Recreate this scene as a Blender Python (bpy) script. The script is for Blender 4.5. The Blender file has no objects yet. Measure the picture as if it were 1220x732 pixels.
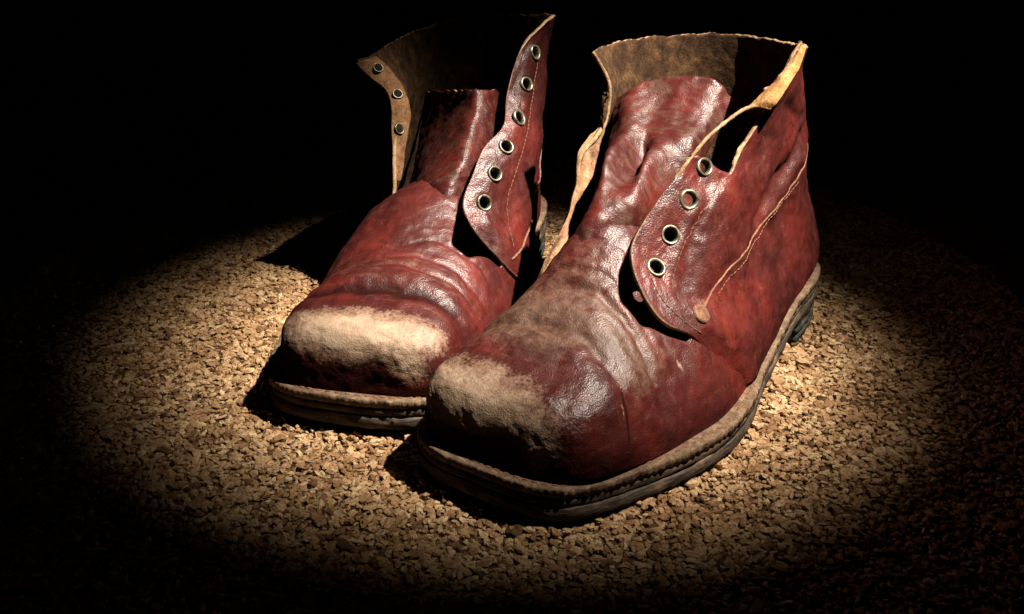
import bpy, bmesh, math, random
import numpy as np
from mathutils import Vector, noise
random.seed(7); np.random.seed(7)
scene = bpy.context.scene
COL = scene.collection
CM = 0.01

# ------------------------------------------------------------------ camera
cam_data = bpy.data.cameras.new('camera'); cam = bpy.data.objects.new('camera', cam_data); COL.objects.link(cam)
PITCH, DIST = math.radians(25), 0.58
cam.location = (0, -DIST*math.cos(PITCH), DIST*math.sin(PITCH))
cam.rotation_euler = (math.pi/2 - PITCH, 0, 0)
cam_data.sensor_width = 36; cam_data.lens = 36*1270/1220
cam_data.clip_start = 0.01; cam_data.clip_end = 20
scene.camera = cam

# ------------------------------------------------------------------ world, lamp, exposure
world = bpy.data.worlds.new('World'); scene.world = world; world.use_nodes = True
bg = world.node_tree.nodes['Background']; bg.inputs[0].default_value = (1.0, 0.8, 0.6, 1); bg.inputs[1].default_value = 0.0015
def spot(name, loc, aim, energy, cone, blend, colour, radius, scale=(1, 1, 1)):
    d = bpy.data.lights.new(name, 'SPOT'); o = bpy.data.objects.new(name, d); COL.objects.link(o)
    d.energy = energy; d.spot_size = math.radians(cone); d.spot_blend = blend; d.color = colour; d.shadow_soft_size = radius
    o.location = loc; o.rotation_euler = (Vector(aim)-Vector(loc)).to_track_quat('-Z', 'Y').to_euler(); o.scale = scale
    return o
AIM = Vector((0.021, -0.045, 0.03)); LDIR = Vector((0.46, -0.20, 1.0)).normalized()
spot('spot_lamp', AIM+LDIR*1.35, AIM, 255, 14.0, 1.0, (1.0, 0.90, 0.77), 0.012)
spot('spot_lamp_halo', AIM+LDIR*1.35, AIM, 125, 16.4, 1.0, (1.0, 0.90, 0.77), 0.012)
scene.view_settings.view_transform = 'Standard'; scene.view_settings.look = 'None'
scene.cycles.diffuse_bounces = 1; scene.cycles.glossy_bounces = 0
scene.view_settings.exposure = 0; scene.view_settings.gamma = 1

# ------------------------------------------------------------------ node helpers
class NT:
    def __init__(s, name):
        s.m = bpy.data.materials.new(name); s.m.use_nodes = True; s.t = s.m.node_tree; s.n = s.t.nodes; s.l = s.t.links
        s.b = s.n['Principled BSDF']; s.co = s.n.new('ShaderNodeTexCoord').outputs['Object']
    def lk(s, a, b): s.l.new(a, b)
    def val(s, sock, v):
        if isinstance(v, bpy.types.NodeSocket): s.l.new(v, sock)
        else: sock.default_value = v
    def noise(s, scale, detail=4, rough=0.55, dist=0, vec=None):
        n = s.n.new('ShaderNodeTexNoise'); n.inputs['Scale'].default_value = scale; n.inputs['Detail'].default_value = detail
        n.inputs['Roughness'].default_value = rough; n.inputs['Distortion'].default_value = dist; s.lk(vec or s.co, n.inputs['Vector']); return n.outputs['Fac']
    def voro(s, scale, feature='F1', vec=None, out='Distance'):
        n = s.n.new('ShaderNodeTexVoronoi'); n.feature = feature; n.inputs['Scale'].default_value = scale; s.lk(vec or s.co, n.inputs['Vector']); return n.outputs[out]
    def map(s, scale=(1, 1, 1), rot=(0, 0, 0)):
        n = s.n.new('ShaderNodeMapping'); n.inputs['Scale'].default_value = scale; n.inputs['Rotation'].default_value = rot; s.lk(s.co, n.inputs['Vector']); return n.outputs[0]
    def ramp(s, fac, pts):
        n = s.n.new('ShaderNodeValToRGB'); e = n.color_ramp.elements
        while len(e) < len(pts): e.new(0.5)
        for i, (p, c) in enumerate(pts):
            e[i].position = p; e[i].color = (c, c, c, 1) if isinstance(c, (int, float)) else (*c, 1)
        s.val(n.inputs[0], fac); return n.outputs[0]
    def mix(s, f, a, b, mode='MIX'):
        n = s.n.new('ShaderNodeMix'); n.data_type = 'RGBA'; n.blend_type = mode
        s.val(n.inputs[0], f)
        for i, v in ((6, a), (7, b)):
            s.val(n.inputs[i], v if isinstance(v, bpy.types.NodeSocket) else (*v, 1))
        return n.outputs[2]
    def math(s, op, a, b=0.0, clamp=False):
        n = s.n.new('ShaderNodeMath'); n.operation = op; n.use_clamp = clamp; s.val(n.inputs[0], a); s.val(n.inputs[1], b); return n.outputs[0]
    def attr(s, name):
        n = s.n.new('ShaderNodeAttribute'); n.attribute_name = name; return n.outputs['Fac']
    def bump(s, h, strength, dist, prev=None):
        n = s.n.new('ShaderNodeBump'); n.inputs['Strength'].default_value = strength; n.inputs['Distance'].default_value = dist
        s.val(n.inputs['Height'], h)
        if prev: s.lk(prev, n.inputs['Normal'])
        return n.outputs[0]
    def done(s, col, rough, normal=None, metal=0.0, spec=0.5):
        s.val(s.b.inputs['Base Color'], col if isinstance(col, bpy.types.NodeSocket) else (*col, 1)); s.val(s.b.inputs['Roughness'], rough)
        s.b.inputs['Metallic'].default_value = metal; s.b.inputs['Specular IOR Level'].default_value = spec
        if normal: s.lk(normal, s.b.inputs['Normal'])
        return s.m

def leather():
    t = NT('oxblood_leather')
    big = t.noise(38, 5, 0.6); mid = t.noise(150, 6, 0.65); fine = t.noise(700, 5, 0.7)
    streak = t.noise(220, 5, 0.7, 0.6, t.map((0.35, 1.2, 0.7), (0.3, 0.2, 0.5)))
    col = t.ramp(big, [(0.30, (0.032, 0.006, 0.005)), (0.50, (0.066, 0.009, 0.007)), (0.70, (0.130, 0.015, 0.010))])
    col = t.mix(t.ramp(mid, [(0.45, 0.0), (0.70, 0.6)]), col, (0.075, 0.014, 0.011))
    col = t.mix(t.ramp(streak, [(0.58, 0.0), (0.70, 0.45)]), col, (0.15, 0.038, 0.026))
    col = t.mix(t.ramp(streak, [(0.32, 0.8), (0.46, 0.0)]), col, (0.026, 0.006, 0.005))
    # dark polish left in the grain, plus painted shade on toe fronts and uppers
    dk = t.math('ADD', t.attr('dark'), t.math('MULTIPLY', t.math('SUBTRACT', mid, 0.5), 1.3))
    col = t.mix(t.ramp(dk, [(0.35, 0.0), (0.75, 0.93)]), col, (0.022, 0.0045, 0.004))
    # dusty film rubbed over the surface
    du = t.math('ADD', t.attr('dust'), t.math('ADD', t.math('MULTIPLY', t.math('SUBTRACT', mid, 0.5), 0.8), t.math('MULTIPLY', t.math('SUBTRACT', streak, 0.5), 1.2)))
    duf = t.ramp(du, [(0.28, 0.0), (0.80, 0.85)])
    col = t.mix(duf, col, t.ramp(t.noise(300, 6, 0.7), [(0.35, (0.045, 0.022, 0.014)), (0.65, (0.135, 0.075, 0.045))]))
    # bare scuffed hide
    ed = t.math('ADD', t.math('MULTIPLY', t.math('SUBTRACT', fine, 0.5), 1.0), t.math('MULTIPLY', t.math('SUBTRACT', mid, 0.5), 0.9))
    we = t.math('ADD', t.attr('wear'), t.math('MULTIPLY', ed, 0.8)); col = t.mix(t.ramp(we, [(0.0, 0.0), (0.25, 0.85)]), col, (0.05, 0.010, 0.008))
    wf = t.ramp(we, [(0.27, 0.0), (0.40, 0.45), (0.72, 1.0)])
    hide = t.mix(t.ramp(t.noise(260, 7, 0.7, 0.4), [(0.3, 0.0), (0.7, 1.0)]), (0.31, 0.20, 0.125), (0.54, 0.40, 0.28))
    hide = t.mix(t.ramp(we, [(0.30, 0.8), (0.85, 0.0)]), hide, (0.20, 0.085, 0.05)); col = t.mix(wf, col, hide)
    # fine pale scratches and abraded specks
    sc = t.voro(260, 'DISTANCE_TO_EDGE', t.map((1, 0.35, 1), (0.5, 0.1, 0.9)))
    scf = t.math('MULTIPLY', t.ramp(sc, [(0.0, 0.16), (0.02, 0.0)]), t.ramp(t.noise(90, 3), [(0.5, 0), (0.65, 1)]))
    col = t.mix(scf, col, (0.40, 0.20, 0.13))
    rough = t.math('ADD', t.math('MULTIPLY', wf, 0.20), t.math('ADD', t.math('MULTIPLY', duf, 0.14), t.math('MULTIPLY', mid, 0.28)))
    rough = t.math('ADD', rough, 0.27, True)
    pores = t.voro(1500, 'F1')
    n = t.bump(pores, 0.35, 0.0004)
    n = t.bump(t.noise(420, 6, 0.7, 0.4), 0.22, 0.0006, n)
    n = t.bump(t.noise(75, 3, 0.5, 0.5, t.map((0.6, 1.3, 1), (0.2, 0.1, 0.4))), 0.35, 0.0022, n)
    
    t.val(t.b.inputs['Specular IOR Level'], 0.55); m = t.done(col, rough, n, 0, 0.55); t.val(t.b.inputs['Specular IOR Level'], t.ramp(dk, [(0.3, 0.55), (0.9, 0.12)])); return m

def suede(name, c0, c1, c2):
    t = NT(name)
    f = t.noise(130, 8, 0.7, 0.3); g = t.noise(900, 4, 0.7)
    col = t.ramp(f, [(0.32, c0), (0.5, c1), (0.7, c2)])
    col = t.mix(t.ramp(g, [(0.35, 0.5), (0.6, 0.0)]), col, tuple(x*0.35 for x in c0))
    n = t.bump(g, 0.6, 0.0006); n = t.bump(f, 0.6, 0.002, n)
    return t.done(col, 0.9, n, 0, 0.2)

def sole_mat(name, c0, c1, layer=None):
    t = NT(name)
    v = t.map((0.5, 0.5, 5.0)); f = t.noise(160, 7, 0.7, 0.2, v); g = t.noise(70, 5, 0.6)
    col = t.ramp(f, [(0.35, c0), (0.62, c1)])
    col = t.mix(t.ramp(g, [(0.52, 0.0), (0.72, 0.8)]), col, (0.26, 0.17, 0.10))
    n = t.bump(f, 0.7, 0.0012); n = t.bump(t.noise(800, 4, 0.7), 0.4, 0.0006, n)
    return t.done(col, 0.62, n, 0, 0.4)

def welt_mat():
    t = NT('welt_leather'); f = t.noise(200, 7, 0.7); g = t.noise(900, 4, 0.7)
    col = t.ramp(f, [(0.3, (0.06, 0.035, 0.02)), (0.5, (0.17, 0.105, 0.062)), (0.7, (0.32, 0.225, 0.145))])
    col = t.mix(t.ramp(g, [(0.35, 0.8), (0.5, 0.0)]), col, (0.06, 0.035, 0.02))
    n = t.bump(g, 0.5, 0.0008); n = t.bump(f, 0.5, 0.0015, n)
    return t.done(col, 0.75, n, 0, 0.3)

def metal_mat():
    t = NT('dull_eyelet_metal'); f = t.noise(380, 6, 0.75)
    col = t.ramp(f, [(0.38, (0.05, 0.04, 0.028)), (0.62, (0.36, 0.32, 0.22))])
    return t.done(col, 0.38, t.bump(f, 0.3, 0.0003), 0.7, 0.5)

def thread_mat():
    t = NT('old_thread'); f = t.noise(900, 4, 0.7)
    return t.done(t.ramp(f, [(0.35, (0.10, 0.035, 0.02)), (0.65, (0.26, 0.12, 0.07))]), 0.85, t.bump(f, 0.6, 0.0005), 0, 0.2)

M_LEATHER = leather()
M_LINING = suede('suede_lining', (0.014, 0.006, 0.003), (0.060, 0.028, 0.011), (0.145, 0.075, 0.030))
M_RAW = suede('raw_leather_edge', (0.16, 0.085, 0.04), (0.34, 0.21, 0.115), (0.50, 0.35, 0.21))
M_SEAM = suede('seam_leather', (0.09, 0.03, 0.018), (0.20, 0.095, 0.055), (0.30, 0.18, 0.11))
M_DARK = suede('interior_shade_black', (0.004, 0.003, 0.002), (0.012, 0.008, 0.005), (0.02, 0.013, 0.008))  # near-black colour painting the shade inside the boots and eyelets
M_FACING = suede('rubbed_facing', (0.13, 0.055, 0.03), (0.30, 0.16, 0.085), (0.46, 0.32, 0.18))
M_FLESH = suede('brown_flesh_side', (0.10, 0.045, 0.02), (0.22, 0.11, 0.05), (0.34, 0.19, 0.09))
M_ORANGE = suede('orange_flesh_side', (0.22, 0.09, 0.028), (0.42, 0.21, 0.075), (0.58, 0.36, 0.17))
M_SOLE = sole_mat('sole_edge', (0.014, 0.009, 0.006), (0.11, 0.075, 0.05))
M_MID = sole_mat('midsole_edge', (0.016, 0.010, 0.007), (0.12, 0.075, 0.045))
M_HEEL = sole_mat('heel_rubber', (0.012, 0.016, 0.013), (0.045, 0.055, 0.045))
M_WELT = welt_mat(); M_METAL = metal_mat(); M_THREAD = thread_mat()

def grain_mat():
    t = NT('cork_granules')
    a = t.attr('tint'); f = t.noise(700, 5, 0.7)
    col = t.ramp(a, [(0.0, (0.09, 0.045, 0.02)), (0.22, (0.30, 0.155, 0.068)), (0.5, (0.50, 0.30, 0.145)), (0.8, (0.68, 0.46, 0.26)), (1.0, (0.78, 0.57, 0.30))])
    col = t.mix(t.ramp(f, [(0.38, 0.7), (0.55, 0.0)]), col, (0.13, 0.065, 0.025))
    n = t.bump(f, 0.7, 0.0012)
    return t.done(col, 0.75, n, 0, 0.3)
def base_mat():
    t = NT('dark_cork_bed'); f = t.noise(300, 5, 0.7)
    return t.done(t.ramp(f, [(0.4, (0.06, 0.032, 0.014)), (0.65, (0.24, 0.14, 0.065))]), 0.95, t.bump(f, 1.0, 0.003), 0, 0.1)

# ------------------------------------------------------------------ mesh helpers
def new_obj(name, verts, faces, mats, parent=None, smooth=True):
    me = bpy.data.meshes.new(name)
    verts = np.asarray(verts, dtype=np.float64)
    me.from_pydata([tuple(v) for v in verts], [], [tuple(f) for f in faces]); me.update()
    for m in mats: me.materials.append(m)
    if smooth: me.polygons.foreach_set('use_smooth', np.ones(len(me.polygons), dtype=bool))
    o = bpy.data.objects.new(name, me); COL.objects.link(o)
    if parent: o.parent = parent
    return o
def L2X(P):               # boot-local (s, t, z) in cm -> mesh (x, y, z) in m
    P = np.asarray(P, float); return np.stack([P[..., 1], -P[..., 0], P[..., 2]], -1)*CM
def cr(P, n, closed=False):   # Catmull-Rom resampling along axis 0
    P = np.asarray(P, float); k = len(P)
    if closed: u = np.arange(n)/n*k
    else: u = np.linspace(0, k-1, n)
    i = np.floor(u).astype(int)
    if not closed: i = np.minimum(i, k-2)
    f = (u-i).reshape((-1,)+(1,)*(P.ndim-1))
    if closed: g = lambda j: P[j % k]
    else:
        Q = np.concatenate([[2*P[0]-P[1]], P, [2*P[-1]-P[-2]]]); g = lambda j: Q[j+1]
    p0, p1, p2, p3 = g(i-1), g(i), g(i+1), g(i+2)
    return 0.5*(2*p1+(p2-p0)*f+(2*p0-5*p1+4*p2-p3)*f**2+(3*p1-p0-3*p2+p3)*f**3)
def grid_faces(nu, nv, keep=None, flip=False, closed_u=False):
    F = []
    for i in range(nu if closed_u else nu-1):
        i2 = (i+1) % nu
        for j in range(nv-1):
            if keep is not None and not keep[i, j]: continue
            q = (i*nv+j, i2*nv+j, i2*nv+j+1, i*nv+j+1)
            F.append(q[::-1] if flip else q)
    return F
def normals(G):
    du = np.gradient(G, axis=0); dv = np.gradient(G, axis=1); n = np.cross(du, dv)
    return n/np.maximum(np.linalg.norm(n, axis=-1, keepdims=True), 1e-9)
def nz(P, scale, seed=0, octaves=3):
    s = P.reshape(-1, 3); out = np.empty(len(s))
    for k, p in enumerate(s): out[k] = noise.fractal(Vector((p[0]*scale+seed*7.3, p[1]*scale-seed*3.1, p[2]*scale+seed)), 0.9, 2.0, octaves)
    return out.reshape(P.shape[:-1])
def sm(a, b, x): x = np.clip((x-a)/(b-a), 0, 1); return x*x*(3-2*x)
def set_attr(o, name, arr):
    a = o.data.attributes.new(name, 'FLOAT', 'POINT'); a.data.foreach_set('value', np.asarray(arr, dtype=np.float32).ravel())
def solidify(o, thick, offset=-1):
    m = o.modifiers.new('thickness', 'SOLIDIFY'); m.thickness = thick*CM; m.offset = offset
    m.material_offset = 1; m.material_offset_rim = 2; m.use_quality_normals = True; m.use_even_offset = False
def tube(name, P, r, mat, parent, n=8, wob=0.0, seed=0, flat=1.0):
    P = np.asarray(P, float); k = len(P); V = []; F = []
    T = np.gradient(P, axis=0); T /= np.maximum(np.linalg.norm(T, axis=1, keepdims=True), 1e-9)
    up = np.array([0, 0, 1.0]); rs = np.random.RandomState(seed)
    for i in range(k):
        a = np.cross(T[i], up); a /= max(np.linalg.norm(a), 1e-6); b = np.cross(a, T[i])
        rr = (r[i] if hasattr(r, '__len__') else r)*(1+wob*(rs.rand()-0.5))
        if i in (0, k-1): rr *= 0.5
        for q in range(n):
            w = 2*math.pi*q/n; V.append(P[i]+a*math.cos(w)*rr+b*math.sin(w)*rr*flat)
    for i in range(k-1):
        for q in range(n):
            F.append((i*n+q, (i+1)*n+q, (i+1)*n+(q+1) % n, i*n+(q+1) % n)[::-1])
    F.append(tuple(range(n))); F.append(tuple((k-1)*n+q for q in range(n))[::-1])
    return new_obj(name, L2X(V), F, [mat], parent)

# ------------------------------------------------------------------ boot builders
def z_bot(s):                                   # underside of the outsole
    s = np.asarray(s, float)
    return np.where(s < 10, 1.35-1.2*sm(5.5, 10, s), 0.15)+0.35*np.clip((s-18.5)/7.5, 0, 2)**2
T_OUT, T_MID, T_WELT = 0.62, 0.42, 0.40
def z_welt(s): return z_bot(s)+T_OUT+T_MID+T_WELT

def offset_loop(P, d):
    T = np.roll(P, -1, 0)-np.roll(P, 1, 0); T /= np.linalg.norm(T, axis=1, keepdims=True)
    N = np.stack([T[:, 1], -T[:, 0]], 1)
    area = 0.5*np.sum(P[:, 0]*np.roll(P[:, 1], -1)-np.roll(P[:, 0], -1)*P[:, 1])
    if area < 0: N = -N
    return P+N*np.asarray(d).reshape(-1, 1) if hasattr(d, '__len__') else P+N*d

def layer(name, loop, prof, zb, th, mat, parent, edge=0.0, seed=1, freq=6.0, extra=None):
    """a slab following the sole line: prof = [(outward offset, height fraction)]"""
    n = len(loop); V = []; rs = np.random.RandomState(seed)
    ph = np.linspace(0, 2*math.pi, n, endpoint=False)
    for k, (o, h) in enumerate(prof):
        w = edge*np.array([noise.fractal(Vector((p[0]*freq*0.3+seed, p[1]*freq*0.3, k*0.6)), 0.8, 2, 3) for p in loop])
        if extra is not None and o > -0.2: w = w+extra
        L = offset_loop(loop, o+w)
        V.append(np.column_stack([L, zb(L[:, 0])+th*h]))
    rings = len(V); P = np.concatenate(V); F = []
    for k in range(rings-1):
        for i in range(n):
            F.append((k*n+i, k*n+(i+1) % n, (k+1)*n+(i+1) % n, (k+1)*n+i))
    # close with a centre line fan (top and bottom)
    for ring, top in ((0, False), (rings-1, True)):
        base = len(P); c = V[ring]; ctr = c.copy()
        cs = c[:, 0]; mid = 0.5*(c[:, 1]+c[::-1][np.argmin(np.abs(c[::-1][:, 0][None]-cs[:, None]), 1), 1])
        ctr = np.column_stack([cs*0.9+1.2, mid*0+0.1*np.ones(n), zb(cs*0.9+1.2)+th*prof[ring][1]])
        P = np.concatenate([P, ctr])
        for i in range(n):
            j = (i+1) % n; q = (ring*n+i, ring*n+j, base+j, base+i); F.append(q if top else q[::-1])
    area = 0.5*np.sum(loop[:, 0]*np.roll(loop[:, 1], -1)-np.roll(loop[:, 0], -1)*loop[:, 1])
    if area > 0: F = [f[::-1] for f in F]
    o = new_obj(name, L2X(P), F, [mat], parent)
    return o

def make_sole(root, outline, seed):
    loop = cr(np.array(outline, float), 420, closed=True)
    arc = np.concatenate([[0], np.cumsum(np.linalg.norm(np.diff(loop, axis=0), axis=1))])
    zb = z_bot
    layer('outsole', loop, [(-0.5, 0.0), (-0.06, 0.0), (0.0, 0.12), (0.02, 0.5), (0.0, 0.86), (-0.05, 0.97), (-0.4, 0.97)], zb, T_OUT, M_SOLE, root, 0.05, seed)
    layer('midsole', loop, [(-0.5, 0.03), (-0.08, 0.03), (-0.03, 0.2), (-0.02, 0.75), (-0.07, 0.95), (-0.5, 0.95)], lambda s: zb(s)+T_OUT, T_MID, M_MID, root, 0.04, seed+3)
    notch = 0.045*np.sign(np.sin(arc/0.30*2*math.pi))*0.6
    w = layer('welt', loop, [(-1.2, 0.03), (-0.03, 0.03), (0.015, 0.08), (0.025, 0.85), (0.0, 0.96), (-0.05, 1.0), (-0.45, 1.02), (-0.75, 1.0), (-1.3, 1.0)],
              lambda s: zb(s)+T_OUT+T_MID, T_WELT, M_WELT, root, 0.03, seed+5, extra=notch)
    # welt stitches: short thick threads lying on the welt
    V = []; F = []
    sl = offset_loop(loop, -0.30); d = 0.0; last = -1.0
    for i in range(len(sl)):
        if arc[i]-last < 0.36: continue
        last = arc[i]
        a = sl[i]; b = sl[(i+2) % len(sl)]; t = (b-a)/np.linalg.norm(b-a); nn = np.array([-t[1], t[0]]); c = a
        zc = float(z_welt(c[0]))+0.005; base = len(V)
        for u, r in ((-0.15, 0.02), (-0.10, 0.045), (0.10, 0.045), (0.15, 0.02)):
            for q in range(6):
                w_ = 2*math.pi*q/6; p = c+t*u+nn*math.cos(w_)*r*1.2
                V.append((p[0], p[1], zc+math.sin(w_)*r-(0.03 if r < 0.03 else 0)))
        for k in range(3):
            for q in range(6): F.append((base+k*6+q, base+k*6+(q+1) % 6, base+(k+1)*6+(q+1) % 6, base+(k+1)*6+q))
    st = new_obj('welt_stitching', L2X(V), F, [M_THREAD], w); st['kind'] = 'stuff'
    return loop

def make_insole(root, loop):
    layer('insole', loop, [(-1.5, 0.0), (-0.98, 0.0), (-0.95, 0.5), (-1.0, 1.0), (-1.5, 1.0)], lambda s: z_welt(s)+0.01, 0.14, M_DARK, root, 0.0, 5)
def make_heel(root, loop, seed):
    # D-shaped outline: back of the sole line, cut off at s = 5.7
    hl = offset_loop(loop, -0.06)
    m = hl[:, 0] < 5.7
    idx = np.where(m)[0]
    k = np.where(np.diff(idx) > 1)[0]
    if len(k): idx = np.concatenate([idx[k[0]+1:], idx[:k[0]+1]])
    arcp = hl[idx]
    fr = np.linspace(0, 1, 14)[1:-1, None]; breast = arcp[-1]*(1-fr)+arcp[0]*fr; breast[:, 0] -= 0.5*np.sin(fr[:, 0]*math.pi)
    D = np.concatenate([arcp, breast])
    hgt = [(0.0, 0.50), (0.50, 0.46), (0.96, 0.42)]
    hb = new_obj('heel', np.zeros((0, 3)), [], [M_HEEL], root)
    V = []; F = []
    for li, (z0, th) in enumerate(hgt):
        prof = [(-0.10-0.04*li, 0.0), (-0.03, 0.10), (0.0, 0.5), (-0.02, 0.88), (-0.06, 0.97)]
        V = []; F = []; n = len(D)
        cen = D.mean(0)
        for (o, h) in prof:
            w = np.array([0.035*noise.fractal(Vector((p[0]*2+li*5+seed, p[1]*2, h)), 0.8, 2, 3) for p in D])
            sc = 1+(o+w)/3.4; L = cen+(D-cen)*sc[:, None]
            V.append(np.column_stack([L, np.full(n, z0+th*h)]))
        P = np.concatenate(V+[[[cen[0], cen[1], z0]], [[cen[0], cen[1], z0+th*0.97]]]); r = len(prof)
        for k in range(r-1):
            for i in range(n): F.append((k*n+i, k*n+(i+1) % n, (k+1)*n+(i+1) % n, (k+1)*n+i))
        for i in range(n):
            F.append(((i+1) % n, i, r*n)); F.append(((r-1)*n+i, (r-1)*n+(i+1) % n, r*n+1))
        a = 0.5*np.sum(D[:, 0]*np.roll(D[:, 1], -1)-np.roll(D[:, 0], -1)*D[:, 1])
        if a > 0: F = [f[::-1] for f in F]
        if li == 0:
            bpy.data.objects.remove(hb); hb = new_obj('heel', L2X(P), F, [M_HEEL], root)
        else: new_obj('heel_lift', L2X(P), F, [M_HEEL], hb)

def smooth_cut(o, region, iters=14):
    me = o.data; bm = bmesh.new(); bm.from_mesh(me); bm.verts.ensure_lookup_table()
    loose = [v for v in bm.verts if not v.link_faces]; bmesh.ops.delete(bm, geom=loose, context='VERTS')
    nb = {}
    for e in bm.edges:
        if len(e.link_faces) == 1:
            for v in e.verts: nb.setdefault(v, []).append(e.other_vert(v))
    sel = [v for v in nb if len(nb[v]) == 2 and region(-v.co.y/CM, v.co.x/CM, v.co.z/CM)]
    for _ in range(iters):
        new = [(v.co*2+nb[v][0].co+nb[v][1].co)/4 for v in sel]
        for v, c in zip(sel, new): v.co = c
    ring = set(sel)
    inner = {w for v in sel for e in v.link_edges for w in [e.other_vert(v)] if w not in nb}
    for _ in range(3):
        new = [(w, sum((e.other_vert(w).co for e in w.link_edges), Vector())/len(w.link_edges)) for w in inner]
        for w, c in new: w.co = c
    bm.to_mesh(me); bm.free()
def make_vamp(root, st, s_end, s_one, m, slant, creases, maskf, seed, cut=None):
    """st rows: s, tL, tR, ridge z, ridge t, exponent"""
    st = np.array(st, float); st = st[np.argsort(st[:, 0])]
    s_lo = st[0, 0]; n1 = 150; n2 = 90
    psi = np.linspace(0, math.pi/2, n2)
    S = np.concatenate([np.linspace(s_lo, s_one, n1)[:-1], s_one+(s_end-s_one)*np.sin(psi)**(2/m)])
    K = np.concatenate([np.ones(n1-1), np.maximum(np.cos(psi), 0)**(2/m)])
    nphi = 220; phi = np.linspace(0, math.pi, nphi)
    f = lambda c: np.interp(S, st[:, 0], st[:, c])
    # smooth the station table
    def smooth(a, w=9):
        k = np.ones(w)/w; return np.convolve(np.pad(a, w//2, mode='edge'), k, 'valid')
    sm_tab = {}
    dense = np.linspace(st[0, 0], st[-1, 0], 400)
    for c in range(1, 6): sm_tab[c] = np.interp(S, dense, smooth(smooth(np.interp(dense, st[:, 0], st[:, c]), 31), 31))
    G = np.zeros((len(S), nphi, 3))
    cph, sph = np.cos(phi), np.sin(phi)
    for i, s in enumerate(S):
        tL, tR, H, tc, ex = (sm_tab[c][i] for c in range(1, 6)); k = K[i]
        z0 = float(z_welt(s))-0.08; h = max(H-z0, 0.1)
        e = 2/ex
        tt = -np.sign(cph)*np.abs(cph)**e; zz = np.abs(sph)**e
        mid = (tL+tR)/2*(1-k)+k*tc*zz+k*(1-zz)*(tL+tR)/2
        half = (tR-tL)/2*k
        G[i, :, 1] = (tL+tR)/2*(1-zz)+tc*zz*1.0 + tt*half
        # slight outward belly above the feather line
        G[i, :, 1] += np.sign(tt)*0.10*np.sin(np.clip(zz*2.2, 0, 1)*math.pi)*k
        G[i, :, 0] = s-slant*(G[i, :, 1])*sm(s_one-3, s_end, s)
        G[i, :, 2] = z0+h*zz*k
    N = normals(G)
    if N[60, nphi//2, 2] < 0: N = -N; flip = True
    else: flip = False
    s_, t_, z_ = G[..., 0], G[..., 1], G[..., 2]
    top = sm(3.0, 4.6, z_)
    d = 0.09*nz(G, 0.45, seed, 3)+0.035*nz(G, 1.6, seed+1, 3); crease_d = 0*d
    for (cs, ct, bend, amp, wid, tw) in creases:
        wob = 0.25*nz(G*np.array([0.0, 1, 0]), 0.8, cs, 2)
        x = s_-(cs+bend*(t_-ct)**2)-wob
        d = d+amp*np.exp(-(x/wid)**2)*np.exp(-((t_-ct)/tw)**4)*sm(2.4, 3.8, z_)
        if amp < 0: crease_d = crease_d+0.38*np.exp(-(x/(wid*0.7))**2)*np.exp(-((t_-ct)/tw)**4)
    d *= sm(0, 0.5, z_-z_welt(s_))
    G = G+N*d[..., None]
    keepv = None if cut is None else ~cut((G[:-1, :-1, 0]+G[1:, 1:, 0])/2, (G[:-1, :-1, 1]+G[1:, 1:, 1])/2, (G[:-1, :-1, 2]+G[1:, 1:, 2])/2)
    o = new_obj('vamp', L2X(G.reshape(-1, 3)), grid_faces(len(S), nphi, keepv, flip=flip), [M_LEATHER, M_DARK, M_RAW], root)  # near-black inner face paints the shadow seen in the flap gap
    for k, v in maskf(G[..., 0], G[..., 1], G[..., 2]).items(): set_attr(o, k, v+(crease_d if k == 'dark' else 0))
    if cut is not None: smooth_cut(o, lambda s, t, z: t > -1 and s > 14)
    solidify(o, 0.18)
    return o, G, N

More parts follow.
